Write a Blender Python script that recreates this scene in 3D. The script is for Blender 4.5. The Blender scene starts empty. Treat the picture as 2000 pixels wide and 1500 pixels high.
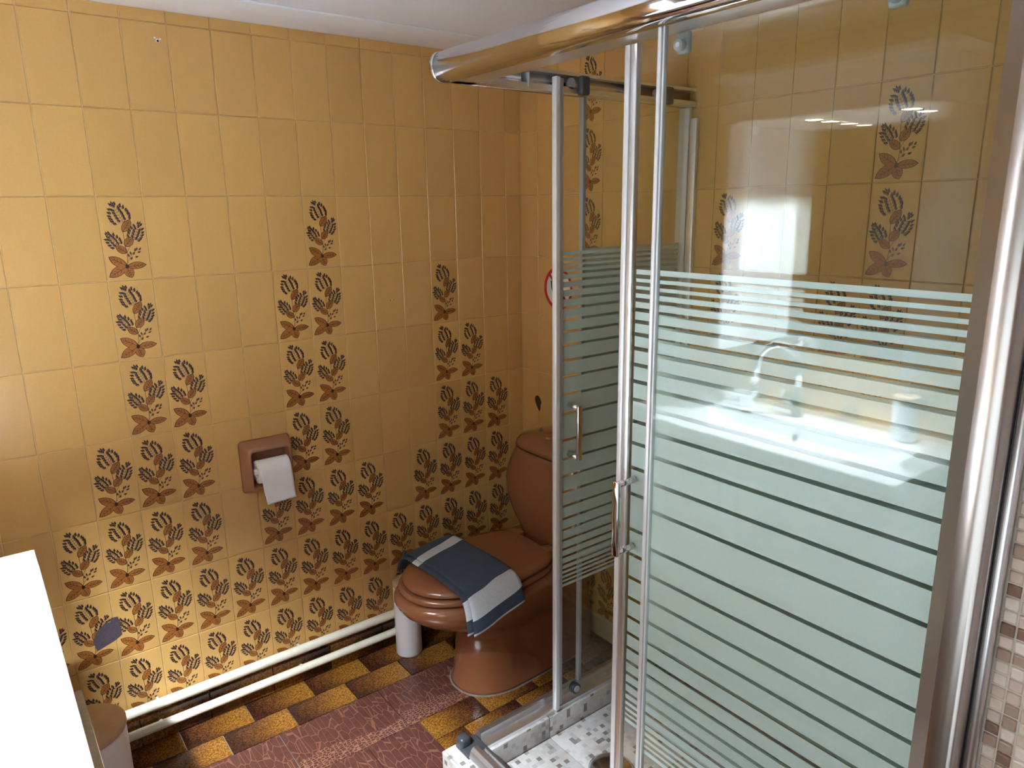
import bpy, bmesh, math, random
from mathutils import Vector, Matrix
R = random.Random(7)
sc = bpy.context.scene
C = sc.collection
PI = math.pi

# ------------------------------------------------------------------ camera, world, sun, exposure
def make_camera():
    yaw, pit, rol = 0.6492, -0.2387, -0.0146
    loc = Vector((-1.7073, -2.1799, 1.5612))
    F = Vector((math.cos(pit)*math.sin(yaw), math.cos(pit)*math.cos(yaw), math.sin(pit)))
    r = Vector((math.cos(yaw), -math.sin(yaw), 0)); u = r.cross(F)
    r2 = r*math.cos(rol)+u*math.sin(rol); u2 = -r*math.sin(rol)+u*math.cos(rol)
    cam = bpy.data.cameras.new('camera'); cam.sensor_width = 36; cam.sensor_fit = 'HORIZONTAL'
    cam.lens = 36*1.4142/2; cam.clip_start = 0.02
    o = bpy.data.objects.new('camera', cam); C.objects.link(o)
    M = Matrix((r2, u2, -F)).transposed().to_4x4(); M.translation = loc
    o.matrix_world = M
    sc.camera = o
make_camera()
sc.view_settings.view_transform = 'Standard'; sc.view_settings.look = 'None'
sc.view_settings.gamma = 1; sc.view_settings.use_curve_mapping = False
sc.view_settings.exposure = 0.0
SKY = 3.3; LED_W = 395.0; LED_E = 80.0
w = bpy.data.worlds.new('sky'); sc.world = w; w.use_nodes = True
bg = w.node_tree.nodes['Background']; bg.inputs[0].default_value = (0.86, 0.93, 1.0, 1); bg.inputs[1].default_value = SKY
# a portal in the window opening only steers the sampling of the sky; it gives no light of its own
WY0, WY1, WZ0, WZ1 = -2.45, -1.62, 0.30, 1.50
pl = bpy.data.lights.new('window_portal', 'AREA'); pl.shape = 'RECTANGLE'; pl.size = WY1-WY0; pl.size_y = WZ1-WZ0
pl.cycles.is_portal = True
po = bpy.data.objects.new('window_portal', pl); C.objects.link(po)
po.matrix_world = Matrix(((0, 0, -1, -2.20), (1, 0, 0, (WY0+WY1)/2), (0, -1, 0, (WZ0+WZ1)/2), (0, 0, 0, 1)))
cy = sc.cycles
cy.max_bounces = 12; cy.diffuse_bounces = 6; cy.glossy_bounces = 6; cy.transmission_bounces = 8; cy.transparent_max_bounces = 32
cy.sample_clamp_indirect = 30; cy.caustics_reflective = False; cy.caustics_refractive = False
cy.use_denoising = True

# ------------------------------------------------------------------ materials
def lin(c):
    return tuple(((x/255)/12.92 if x/255 <= .04045 else ((x/255+.055)/1.055)**2.4) for x in c)
class NT:
    def __init__(s, name):
        s.m = bpy.data.materials.new(name); s.m.use_nodes = True
        s.t = s.m.node_tree; s.n = s.t.nodes; s.p = s.n['Principled BSDF']; s.out = s.n['Material Output']
    def add(s, typ, **kw):
        n = s.n.new(typ)
        for k, v in kw.items():
            if k.startswith('i_'):
                key = k[2:]
                key = int(key) if key.isdigit() else key
                n.inputs[key].default_value = v
            else: setattr(n, k, v)
        return n
    def link(s, a, b): s.t.links.new(a, b)
    def noise(s, scale, detail=2, vec=None, rough=.5):
        n = s.add('ShaderNodeTexNoise'); n.inputs['Scale'].default_value = scale; n.inputs['Detail'].default_value = detail
        n.inputs['Roughness'].default_value = rough
        if vec is None: vec = s.objco()
        s.link(vec, n.inputs['Vector']); return n.outputs['Fac']
    def objco(s):
        if not hasattr(s, '_tc'): s._tc = s.add('ShaderNodeTexCoord')
        return s._tc.outputs['Object']
    def geoco(s):
        if not hasattr(s, '_g'): s._g = s.add('ShaderNodeNewGeometry')
        return s._g.outputs['Position']
    def ramp(s, fac, stops):
        r = s.add('ShaderNodeValToRGB'); e = r.color_ramp.elements
        while len(e) < len(stops): e.new(.5)
        for k, (p, c) in zip(e, stops): k.position = p; k.color = (*c, 1)
        s.link(fac, r.inputs[0]); return r.outputs[0]
    def mix(s, a, b, fac, mode='MIX'):
        m = s.add('ShaderNodeMix', data_type='RGBA', blend_type=mode)
        for v, i in ((fac, 0), (a, 6), (b, 7)):
            if isinstance(v, (int, float)): m.inputs[i].default_value = v
            elif isinstance(v, tuple): m.inputs[i].default_value = (*v, 1)
            else: s.link(v, m.inputs[i])
        return m.outputs[2]
    def math(s, op, a, b=0.0):
        m = s.add('ShaderNodeMath', operation=op)
        for v, i in ((a, 0), (b, 1)):
            if isinstance(v, (int, float)): m.inputs[i].default_value = v
            else: s.link(v, m.inputs[i])
        return m.outputs[0]
    def rnd(s):
        return s.add('ShaderNodeObjectInfo').outputs['Random']
    def base(s, c):
        if isinstance(c, tuple): s.p.inputs['Base Color'].default_value = (*c, 1)
        else: s.link(c, s.p.inputs['Base Color'])
    def set(s, **kw):
        for k, v in kw.items():
            i = s.p.inputs[k.replace('_', ' ')]
            if isinstance(v, (int, float)): i.default_value = v
            else: s.link(v, i)
        return s
    def bump(s, h, strength=.2, dist=.001):
        b = s.add('ShaderNodeBump'); b.inputs['Strength'].default_value = strength; b.inputs['Distance'].default_value = dist
        s.link(h, b.inputs['Height']); s.link(b.outputs[0], s.p.inputs['Normal'])
M = {}
def simple(name, col, rough=.5, metal=0, noise_amt=.08, nscale=30, bump=0, bscale=200, coat=0):
    t = NT(name)
    n = t.noise(nscale, 3)
    t.base(t.mix(tuple(x*(1-noise_amt) for x in col), tuple(min(1, x*(1+noise_amt)) for x in col), n))
    t.set(Roughness=rough, Metallic=metal)
    if coat: t.set(Coat_Weight=coat, Coat_Roughness=.05)
    if bump: t.bump(t.noise(bscale, 3), bump)
    M[name] = t.m; return t
TILE = (.62, .365, .125)
t = NT('wall_tile')
v = t.math('ADD', t.math('MULTIPLY', t.rnd(), .10), .95)
sp = t.ramp(t.noise(260, 2), [(.3, (.97, .97, .95)), (.75, (1.03, 1.03, 1.03))])
cl = t.mix(TILE, (.595, .34, .105), t.noise(14, 3))
cl = t.mix(cl, sp, 1.0, 'MULTIPLY')
hs = t.add('ShaderNodeHueSaturation'); t.link(cl, hs.inputs['Color']); t.link(v, hs.inputs['Value'])
t.base(hs.outputs[0]); t.set(Roughness=.30); t.p.inputs['Specular IOR Level'].default_value = .4
t.bump(t.noise(9, 2), .12, .004)
M['wall_tile'] = t.m
simple('grout', (.70, .52, .28), .8, noise_amt=.12)
simple('mosaic_grout', (.62, .54, .47), .8, noise_amt=.1)
simple('print_dark', (.034, .013, .010), .35, noise_amt=.3, nscale=300)
simple('print_leaf', (.35, .122, .022), .35, noise_amt=.28, nscale=160)
simple('print_light', (.50, .36, .26), .35, noise_amt=.1, nscale=200)
simple('ceiling_paint', (.78, .785, .84), .75, noise_amt=.02, nscale=5, bump=.15, bscale=120)
simple('white_paint', (.84, .85, .90), .6, noise_amt=.02)
# floor
t = NT('amber_brick')
sx = t.add('ShaderNodeSeparateXYZ'); t.link(t.objco(), sx.inputs[0])
xx = t.math('ADD', t.math('MULTIPLY', sx.outputs[0], 5.0), .5)           # 0..1 along the brick
xx = t.math('ADD', xx, t.math('MULTIPLY', t.math('SUBTRACT', t.noise(18, 3), .5), .35))
yy = t.math('MULTIPLY', t.math('ABSOLUTE', sx.outputs[1]), 20.0)          # 0 middle .. 1 edge
g = t.math('SUBTRACT', xx, t.math('MULTIPLY', t.math('POWER', yy, 3.0), .18))
g = t.math('ADD', g, t.math('MULTIPLY', t.math('SUBTRACT', t.rnd(), .5), .22))
vo = t.noise(210, 4)
body = t.ramp(g, [(.0, (.040, .013, .008)), (.34, (.105, .040, .014)), (.70, (.225, .098, .018)), (1, (.25, .115, .024))])
fl = t.ramp(vo, [(.40, (.55, .50, .45)), (.62, (1.5, 1.45, 1.25))])
t.base(t.mix(body, fl, 1.0, 'MULTIPLY')); t.set(Roughness=.17)
t.bump(vo, .25, .0015)
M['amber_brick'] = t.m
t = NT('crocodile_tile')
mp = t.add('ShaderNodeMapping'); t.link(t.objco(), mp.inputs[0])
ri = t.math('MULTIPLY', t.rnd(), 9.0); cb = t.add('ShaderNodeCombineXYZ'); t.link(ri, cb.inputs[0]); t.link(ri, cb.inputs[2]); t.link(cb.outputs[0], mp.inputs['Location'])
sx = t.add('ShaderNodeSeparateXYZ'); t.link(t.objco(), sx.inputs[0])
wv = t.math('MULTIPLY', t.math('SINE', t.math('MULTIPLY', sx.outputs[0], 14.0)), .016)
yb = t.math('ADD', sx.outputs[1], wv)
def voro(scale, sv):
    m2 = t.add('ShaderNodeMapping'); t.link(mp.outputs[0], m2.inputs[0]); m2.inputs['Scale'].default_value = sv
    n = t.add('ShaderNodeTexVoronoi', feature='DISTANCE_TO_EDGE', i_Scale=scale); n.inputs['Randomness'].default_value = .6
    t.link(m2.outputs[0], n.inputs['Vector']); return n.outputs['Distance']
big = voro(27, (2.0, .62, 1)); small = voro(88, (.9, 1.3, 1))
band = t.ramp(yb, [(.0, (0, 0, 0)), (.001, (0, 0, 0))])
bsel = t.math('LESS_THAN', t.math('ADD', yb, t.math('MULTIPLY', t.noise(30, 2), .04)), -.03)
lb = t.math('MULTIPLY', t.math('LESS_THAN', big, .030), .55); ls = t.math('LESS_THAN', small, .085)
ml = t.add('ShaderNodeMix', data_type='FLOAT'); t.link(bsel, ml.inputs[0]); t.link(lb, ml.inputs[2]); t.link(ls, ml.inputs[3])
lines = ml.outputs[0]
base = t.mix((.058, .019, .015), (.115, .042, .031), t.noise(55, 5))
t.base(t.mix(base, (.30, .135, .075), t.math('MULTIPLY', lines, .7))); t.set(Roughness=.24)
t.bump(t.math('SUBTRACT', 1.0, lines), .5, .001)
M['crocodile_tile'] = t.m
simple('floor_grout', (.42, .33, .28), .8)
# glazed ceramics, plastics, metal
t = simple('brown_ceramic', (.255, .094, .041), .16, noise_amt=.05, nscale=6, coat=.5)
simple('brown_plastic', (.255, .096, .043), .22, noise_amt=.04, nscale=8, coat=.3)
simple('terracotta_ceramic', (.33, .15, .085), .25, noise_amt=.05, nscale=12, coat=.2)
simple('white_ceramic', (.88, .89, .90), .08, noise_amt=.01, coat=.5)
simple('white_plastic', (.82, .81, .83), .35, noise_amt=.02)
simple('white_lacquer', (.86, .87, .87), .22, noise_amt=.015)
simple('cream_enamel', (.78, .74, .60), .35, noise_amt=.10, nscale=45)
simple('paper', (.86, .85, .85), .9, noise_amt=.02, bump=.6, bscale=260)
simple('pale_wood', (.52, .34, .19), .5, noise_amt=.22, nscale=22)
simple('board_edge', (.42, .32, .20), .6, noise_amt=.25, nscale=150)
simple('towel_navy', (.040, .052, .078), .95, noise_amt=.35, nscale=320, bump=.9, bscale=520)
simple('towel_white', (.62, .64, .68), .95, noise_amt=.25, nscale=320, bump=.9, bscale=520)
simple('chrome', (.80, .79, .80), .09, 1, noise_amt=.03, nscale=12)
simple('brushed_chrome', (.72, .70, .69), .20, 1, noise_amt=.06, nscale=25)
simple('satin_chrome', (.44, .40, .38), .28, 1, noise_amt=.05, nscale=14)
simple('aluminium', (.78, .78, .80), .34, 1, noise_amt=.04, nscale=30)
simple('white_aluminium', (.80, .80, .82), .35, .25, noise_amt=.03)
simple('dark_plastic', (.045, .048, .052), .35, noise_amt=.1)
simple('grey_plastic', (.40, .41, .42), .4, noise_amt=.1)
simple('clear_seal', (.72, .76, .78), .25, noise_amt=.05)
simple('red_ink', (.45, .012, .018), .5, noise_amt=.02)
simple('white_ink', (.72, .70, .68), .5, noise_amt=.02)
simple('black_ink', (.012, .012, .013), .5, noise_amt=.02)
simple('grey_tape', (.075, .058, .075), .55, noise_amt=.3, nscale=120)
simple('limescale', (.17, .13, .10), .7, noise_amt=.4, nscale=60)
# mirror
t = NT('mirror'); t.base((.93, .94, .93)); t.set(Roughness=.01, Metallic=1.0); t.bump(t.noise(3, 1), .01, .001); M['mirror'] = t.m
# clear glass: thin sheet, both faces reflect by Fresnel, no refraction
def glass(name, tint):
    t = NT(name); t.n.remove(t.p)
    g = t.add('ShaderNodeNewGeometry')
    ior = t.math('ADD', t.math('MULTIPLY', g.outputs['Backfacing'], 1/1.38-1.38), 1.38)
    fr = t.add('ShaderNodeFresnel'); t.link(ior, fr.inputs['IOR'])
    tr = t.add('ShaderNodeBsdfTransparent'); tr.inputs[0].default_value = (*tint, 1)
    gl = t.add('ShaderNodeBsdfGlossy'); gl.inputs['Roughness'].default_value = 0.0; gl.inputs[0].default_value = (1, 1, 1, 1)
    mx = t.add('ShaderNodeMixShader'); t.link(fr.outputs[0], mx.inputs[0]); t.link(tr.outputs[0], mx.inputs[1]); t.link(gl.outputs[0], mx.inputs[2])
    t.link(mx.outputs[0], t.out.inputs['Surface']); M[name] = t.m
glass('clear_glass', (.965, .985, .972))
# frosted print
t = NT('frosted_print'); t.n.remove(t.p)
d = t.add('ShaderNodeBsdfDiffuse'); d.inputs[0].default_value = (.80, .90, .90, 1)
tl = t.add('ShaderNodeBsdfTranslucent'); tl.inputs[0].default_value = (.66, .76, .75, 1)
tp = t.add('ShaderNodeBsdfTransparent')
m1 = t.add('ShaderNodeMixShader', i_0=.18); t.link(d.outputs[0], m1.inputs[1]); t.link(tl.outputs[0], m1.inputs[2])
nz = t.ramp(t.noise(900, 1), [(.3, (.02,)*3), (.7, (.07,)*3)])
m2 = t.add('ShaderNodeMixShader'); t.link(nz, m2.inputs[0]); t.link(m1.outputs[0], m2.inputs[1]); t.link(tp.outputs[0], m2.inputs[2])
t.link(m2.outputs[0], t.out.inputs['Surface']); M['frosted_print'] = t.m
# led
t = NT('led_light'); t.base((.9, .9, .9)); t.p.inputs['Emission Color'].default_value = (1, .96, .9, 1); t.p.inputs['Emission Strength'].default_value = LED_E; M['led_light'] = t.m
# printed mosaic (tray tiles): flat print of small squares
def mosaic_print(name, cell, stops, rough=.25):
    t = NT(name)
    sn = t.add('ShaderNodeVectorMath', operation='DIVIDE'); t.link(t.geoco(), sn.inputs[0]); sn.inputs[1].default_value = (cell,)*3
    fl = t.add('ShaderNodeVectorMath', operation='FLOOR'); t.link(sn.outputs[0], fl.inputs[0])
    wn = t.add('ShaderNodeTexWhiteNoise', noise_dimensions='3D'); t.link(fl.outputs[0], wn.inputs['Vector'])
    c = t.ramp(wn.outputs['Value'], stops)
    c2 = t.mix(c, t.ramp(t.noise(14, 3), [(.3, (.8, .78, .74)), (.7, (1.05, 1.05, 1.05))]), 1.0, 'MULTIPLY')
    t.base(c2); t.set(Roughness=rough); M[name] = t.m
W1 = (.53, .51, .495)
mosaic_print('tray_mosaic', 0.0135, [(0, (.20, .17, .155)), (.06, (.24, .21, .19)), (.09, (.42, .40, .38)), (.2, (.50, .48, .46)), (.3, W1), (1, (.60, .58, .57))])
for i, c in enumerate([(.70, .58, .49), (.62, .49, .41), (.75, .65, .57), (.25, .145, .11), (.40, .28, .22)]):
    simple('mosaic_chip_%d' % i, c, .12, noise_amt=.15, nscale=70)

# ------------------------------------------------------------------ mesh helpers
class MB:
    def __init__(s): s.v = []; s.f = []; s.mi = []; s.sm = []; s.mats = []
    def slot(s, m):
        if m not in s.mats: s.mats.append(m)
        return s.mats.index(m)
    def face(s, idx, m, smooth=False): s.f.append(tuple(idx)); s.mi.append(s.slot(m)); s.sm.append(smooth)
    def box(s, a, b, m, bev=0.0):
        x0, y0, z0 = [min(p, q) for p, q in zip(a, b)]; x1, y1, z1 = [max(p, q) for p, q in zip(a, b)]
        if bev <= 0:
            n = len(s.v)
            s.v += [(x0, y0, z0), (x1, y0, z0), (x1, y1, z0), (x0, y1, z0), (x0, y0, z1), (x1, y0, z1), (x1, y1, z1), (x0, y1, z1)]
            for q in ((0, 3, 2, 1), (4, 5, 6, 7), (0, 1, 5, 4), (1, 2, 6, 5), (2, 3, 7, 6), (3, 0, 4, 7)): s.face([n+i for i in q], m)
        else:
            bm = bmesh.new(); bmesh.ops.create_cube(bm, size=1)
            for vv in bm.verts: vv.co = Vector(((x0+x1)/2+vv.co.x*(x1-x0), (y0+y1)/2+vv.co.y*(y1-y0), (z0+z1)/2+vv.co.z*(z1-z0)))
            bmesh.ops.bevel(bm, geom=list(bm.edges), offset=min(bev, .49*min(x1-x0, y1-y0, z1-z0)), segments=2, affect='EDGES', profile=.5)
            s.bm(bm, m, smooth=True)
        return s
    def bm(s, bm, m, smooth=False):
        n = len(s.v); bm.verts.index_update()
        s.v += [tuple(vv.co) for vv in bm.verts]
        for f in bm.faces: s.face([n+vv.index for vv in f.verts], m, smooth)
        bm.free()
    def loft(s, rings, m, cap0=True, cap1=True, smooth=True, closed=True):
        n0 = len(s.v); k = len(rings[0])
        for r in rings: s.v += [tuple(p) for p in r]
        for i in range(len(rings)-1):
            for j in range(k if closed else k-1):
                a = n0+i*k+j; b = n0+i*k+(j+1) % k
                s.face((a, b, b+k, a+k), m, smooth)
        if cap0: s.face([n0+j for j in range(k)][::-1], m)
        if cap1: s.face([n0+(len(rings)-1)*k+j for j in range(k)], m)
        return s
    def tube(s, pts, r, m, seg=12, caps=True):
        pts = [Vector(p) for p in pts]; rings = []
        rs = r if isinstance(r, (list, tuple)) else [r]*len(pts)
        prev = None
        for i, p in enumerate(pts):
            d = (pts[min(i+1, len(pts)-1)]-pts[max(i-1, 0)]).normalized()
            if prev is None: a = d.orthogonal().normalized()
            else: a = (prev-d*prev.dot(d)).normalized()
            prev = a; b = d.cross(a)
            rings.append([p+(a*math.cos(2*PI*j/seg)+b*math.sin(2*PI*j/seg))*rs[i] for j in range(seg)])
        return s.loft(rings, m, caps, caps)
    def lathe(s, prof, c, m, seg=28, cap0=True, cap1=True):
        return s.loft([[(c[0]+r*math.cos(2*PI*j/seg), c[1]+r*math.sin(2*PI*j/seg), c[2]+z) for j in range(seg)] for r, z in prof], m, cap0, cap1)
    def mesh(s, name, org=(0, 0, 0)):
        me = bpy.data.meshes.new(name)
        me.from_pydata([(x-org[0], y-org[1], z-org[2]) for x, y, z in s.v], [], s.f)
        for m in s.mats: me.materials.append(M[m])
        me.polygons.foreach_set('material_index', s.mi); me.polygons.foreach_set('use_smooth', s.sm)
        bm = bmesh.new(); bm.from_mesh(me); bmesh.ops.recalc_face_normals(bm, faces=bm.faces); bm.to_mesh(me); bm.free()
        me.update(); return me
def link(name, me, parent=None, loc=(0, 0, 0), rot=(0, 0, 0)):
    o = bpy.data.objects.new(name, me); C.objects.link(o); o.location = loc; o.rotation_euler = rot
    if parent: o.parent = parent
    return o
WLOC = {}
def thing(name, label, cat, loc, group=None, kind=None):
    o = bpy.data.objects.new(name, None); C.objects.link(o); o.location = loc; o.empty_display_size = .05
    o['label'] = label; o['category'] = cat
    if group: o['group'] = group
    if kind: o['kind'] = kind
    WLOC[o.name] = Vector(loc); return o
def part(name, mb, parent, origin=None, label=None, kind=None):
    """mesh given in world coordinates, parented under parent (a thing or a part)"""
    pw = WLOC[parent.name]
    org = Vector(origin) if origin else pw
    o = link(name, mb.mesh(name, org), parent, org-pw)
    WLOC[o.name] = org
    if label: o['label'] = label
    if kind: o['kind'] = kind
    return o
def single(name, mb, label, cat, origin, group=None):
    o = link(name, mb.mesh(name, origin), None, origin); o['label'] = label; o['category'] = cat
    if group: o['group'] = group
    WLOC[o.name] = Vector(origin); return o
def struct(name, mb, label=None, origin=(0, 0, 0)):
    o = link(name, mb.mesh(name, origin), None, origin); o['kind'] = 'structure'
    if label: o['label'] = label
    WLOC[o.name] = Vector(origin); return o

# ------------------------------------------------------------------ the printed flower of the wall tiles (flat print on the tile face)
TW, TH, TT, J = .1100, .2175, .007, .0017
H0 = 2.04
CEIL = 2.076
def inv(x, y):   # photo-crop position -> 0..1 tile coordinates
    TL, TR, BL, BR = (25, 15), (430, 10), (130, 750), (515, 720)
    u, v = .5, .5
    for _ in range(12):
        px = TL[0]*(1-u)*(1-v)+TR[0]*u*(1-v)+BL[0]*(1-u)*v+BR[0]*u*v
        py = TL[1]*(1-u)*(1-v)+TR[1]*u*(1-v)+BL[1]*(1-u)*v+BR[1]*u*v
        u += (x-px)/400; v += (y-py)/720
    return Vector(((u-.5)*TW, (.5-v)*TH))
def flower(mb, yf):
    rr = random.Random(3)
    def poly(pts, layer, m):
        n = len(mb.v); y = yf-.00012*layer
        mb.v.extend([(p.x, y, p.y) for p in pts]); mb.face(range(n, n+len(pts)), m)
    def strip(pts, wd, layer, m):
        for a, b in zip(pts[:-1], pts[1:]):
            d = (b-a)
            if d.length < 1e-6: continue
            n = Vector((-d.y, d.x)).normalized()*wd*.5
            poly([a-n, b-n, b+n, a+n], layer, m)
    def leaf(base, tip, wd, asym=0, scale=1.0):
        b, tp = inv(*base), inv(*tip); ax = tp-b; L = ax.length; n = Vector((-ax.y, ax.x)).normalized()
        def outl(k):
            pts = []
            prof = [(0, 0), (.10, .42), (.28, .86), (.48, 1.0), (.68, .86), (.86, .46), (1.0, 0)]
            for s_, q in prof: pts.append(b+ax*(s_*(1+.10*k)-.05*k)+n*(q*wd*L*(1+asym)+(.0011*k if 0 < s_ < 1 else 0)))
            for s_, q in prof[-2:0:-1]: pts.append(b+ax*(s_*(1+.10*k)-.05*k)-n*(q*wd*L*(1-asym)+(.0011*k)))
            return pts
        poly(outl(1), 2, 'print_dark'); poly(outl(0), 3, 'print_leaf')
        strip([b, b+ax*.45, tp-ax*.12], .0010, 4, 'print_dark')
        for s_ in (.3, .5, .68):
            for sg in (1, -1):
                p = b+ax*s_; strip([p, p+ax*.16+n*sg*wd*L*.62], .0009, 4, 'print_dark')
    def bud(c, d, L, wd):
        d = d.normalized(); n = Vector((-d.y, d.x))
        poly([c-d*L*.5, c-d*L*.2+n*wd, c+d*L*.12+n*wd*.75, c+d*L*.62, c+d*L*.12-n*wd*.75, c-d*L*.2-n*wd], 3, 'print_dark')
        poly([c-d*L*.42+n*wd*.25, c-d*L*.18+n*wd*.62, c+d*L*.10+n*wd*.30, c-d*L*.15+n*wd*.30], 4, 'print_light')
    def bloom(base, tip, wd, nrow, L):
        b, tp = inv(*base), inv(*tip); ax = tp-b; n = Vector((-ax.y, ax.x)).normalized(); a = ax.normalized()
        strip([b, tp-ax*.2], .0007, 2, 'print_dark')
        for i in range(nrow):
            s_ = .16+.84*i/(nrow-1); prof = math.sin(PI*min(.97, .20+.72*s_))**.8
            cols = [-1, -.38, .38, 1] if prof > .72 else ([-1, 0, 1] if prof > .4 else [-.6, .6])
            for c in cols:
                p = b+ax*(s_-.09*abs(c))+n*c*wd*prof*ax.length
                p += Vector((rr.uniform(-1, 1), rr.uniform(-1, 1)))*.0006
                dr = a*.9+n*c*.75
                bud(p, dr, L*rr.uniform(1.0, 1.3), L*.40)
                strip([b+ax*max(0, s_-.22), p-dr.normalized()*L*.4], .0004, 2, 'print_dark')
        bud(tp, a, L*1.1, L*.30)
    # stems
    st = [inv(*p) for p in [(255, 312), (268, 380), (276, 440), (292, 490), (297, 560), (292, 612)]]
    strip(st, .0011, 2, 'print_dark')
    strip([inv(*p) for p in [(292, 490), (318, 440), (350, 385)]], .0009, 2, 'print_dark')
    strip([inv(*p) for p in [(262, 235), (275, 220)]], .0009, 2, 'print_dark')
    strip([inv(*p) for p in [(298, 585), (330, 520), (375, 465)]], .0008, 2, 'print_dark')
    strip([inv(*p) for p in [(292, 490), (250, 470), (210, 435)]], .0008, 2, 'print_dark')
    strip([inv(*p) for p in [(262, 320), (266, 250), (262, 225)]], .0009, 2, 'print_dark')
    bloom((258, 232), (160, 72), .44, 7, .0098)
    bloom((345, 378), (402, 240), .36, 6, .0092)
    bloom((212, 438), (118, 330), .38, 5, .0092)
    for p, dd in [((392, 382), (.8, .3)), ((408, 378), (.9, .5)), ((374, 462), (.5, .8)), ((402, 462), (.7, .9)), ((322, 500), (-.1, 1)), ((396, 488), (1, .3)), ((350, 500), (.5, .7)),
                  ((375, 530), (1, .3)), ((330, 545), (.5, .7)), ((305, 520), (-.2, 1)), ((360, 470), (.2, 1))]:
        bud(inv(*p), Vector(dd), .0088, .0027)
    leaf((256, 312), (317, 214), .27); leaf((278, 440), (338, 362), .33); leaf((288, 496), (198, 442), .30)
    leaf((290, 612), (140, 538), .24, .1); leaf((300, 618), (454, 598), .20, .1); leaf((285, 622), (150, 712), .24, -.1); leaf((290, 625), (335, 712), .40)
    poly([inv(x, y) for x, y in [(278, 600), (305, 600), (308, 630), (283, 635)]], 4, 'print_dark')
def tile_mesh(wd, ht, fl=False, name='tile'):
    mb = MB(); a, b, e = wd/2-J/2, ht/2-J/2, .0013
    yb, y1, y2 = 0.0, -TT+.0012, -TT
    r = lambda s_, y: [(-a+s_, y, -b+s_), (a-s_, y, -b+s_), (a-s_, y, b-s_), (-a+s_, y, b-s_)]
    mb.loft([r(0, yb), r(0, y1), r(e, y2)], 'wall_tile', cap0=False, smooth=False)
    # recalc_face_normals needs a consistent hull; the print is added after it
    me = mb.mesh(name)
    if fl:
        m2 = MB(); flower(m2, y2)
        bm = bmesh.new(); bm.from_mesh(me); base = len(me.materials)
        for m in m2.mats: me.materials.append(M[m])
        vs = [bm.verts.new(v) for v in m2.v]
        for f, i in zip(m2.f, m2.mi):
            try:
                nf = bm.faces.new([vs[k] for k in f]); nf.material_index = base+i; nf.normal_update()
                if nf.normal.y > 0: nf.normal_flip()
            except ValueError: pass
        bm.to_mesh(me); bm.free()
    return me
TM = {}
def get_tile(wd, ht, fl):
    k = (round(wd, 4), round(ht, 4), fl)
    if k not in TM: TM[k] = tile_mesh(wd, ht, fl, 'flower_tile' if fl else 'plain_tile')
    return TM[k]
ROWZ = [CEIL-.004]+[H0-TH*r for r in range(0, 10)]           # row -1 (cut), rows 0..8
def tile_wall(parent, joints, tf, flowers, skip=None):
    """joints: running coordinate of vertical joints in viewing order (left to right), tf(c) -> (x, y), rot"""
    for k in range(len(joints)-1):
        c0, c1, ci = joints[k][0], joints[k+1][0], joints[k][1]
        wd = abs(c1-c0)
        for r in range(-1, 10):
            z1 = ROWZ[r+1]; z0 = ROWZ[r+2] if r < 9 else 0
            if r == 9: break
            if r == 8: z0 = H0-TH*9
            ht = z1-z0
            if skip and skip((c0+c1)/2, (z0+z1)/2): continue
            fl = (ci, r) in flowers and abs(wd-TW) < .003 and abs(ht-TH) < .003
            (x, y), rot = tf((c0+c1)/2)
            o = link('tile', get_tile(wd, ht, fl), parent, (x, y, (z0+z1)/2), (0, 0, rot))

# ------------------------------------------------------------------ room shell
XL, YE, XM, YD = -2.10, -2.95, -.79, -1.915
mb = MB(); mb.box((XL-.12, .0018, -.02), (.10, .12, 2.2), 'grout'); wall_back = struct('wall_back', mb, 'back wall of glossy mustard tiles with brown flower prints')
mb = MB(); mb.box((.0018, YD-.1, -.02), (.12, .006, 2.2), 'grout'); wall_right = struct('wall_right', mb, 'mustard tiled wall behind toilet and inside shower')
mb = MB()
mb.box((XL-.08, WY1, -.02), (XL-.0018, .006, 2.2), 'grout'); mb.box((XL-.08, YE-.1, -.02), (XL-.0018, WY0, 2.2), 'grout')
mb.box((XL-.08, WY0, -.02), (XL-.0018, WY1, WZ0), 'grout'); mb.box((XL-.08, WY0, WZ1), (XL-.0018, WY1, 2.2), 'grout')
wall_left = struct('wall_left', mb, 'mustard tiled wall behind the washbasin with the window')
mb = MB(); mb.box((XM+.004, YE-.1, -.02), (XM+.12, YD, 2.2), 'mosaic_grout'); mb.box((XM+.012, YD-.09, -.02), (.006, YD-.0002, 2.2), 'mosaic_grout')
wall_front = struct('wall_front', mb, 'partition wall at the shower end faced with small beige mosaic')
mb = MB(); mb.box((XL-.16, YE-.12, -.02), (XM+.12, YE, 2.2), 'white_paint'); wall_entry = struct('wall_entry', mb)
mb = MB(); mb.box((XL-.16, YE-.12, CEIL), (.12, .12, CEIL+.1), 'ceiling_paint'); ceiling = struct('ceiling', mb, 'white painted ceiling')
mb = MB(); mb.box((XL, -.205, CEIL-.006), (0, 0, CEIL), 'white_paint', .002); struct('trim_1', mb, 'slightly raised white painted strip along the ceiling edge')
mb = MB(); mb.box((XL-.02, YE, -.05), (.1, .1, -.006), 'floor_grout'); floor = struct('floor', mb, 'floor of amber bricks and brown crocodile-grain tiles')

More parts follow.
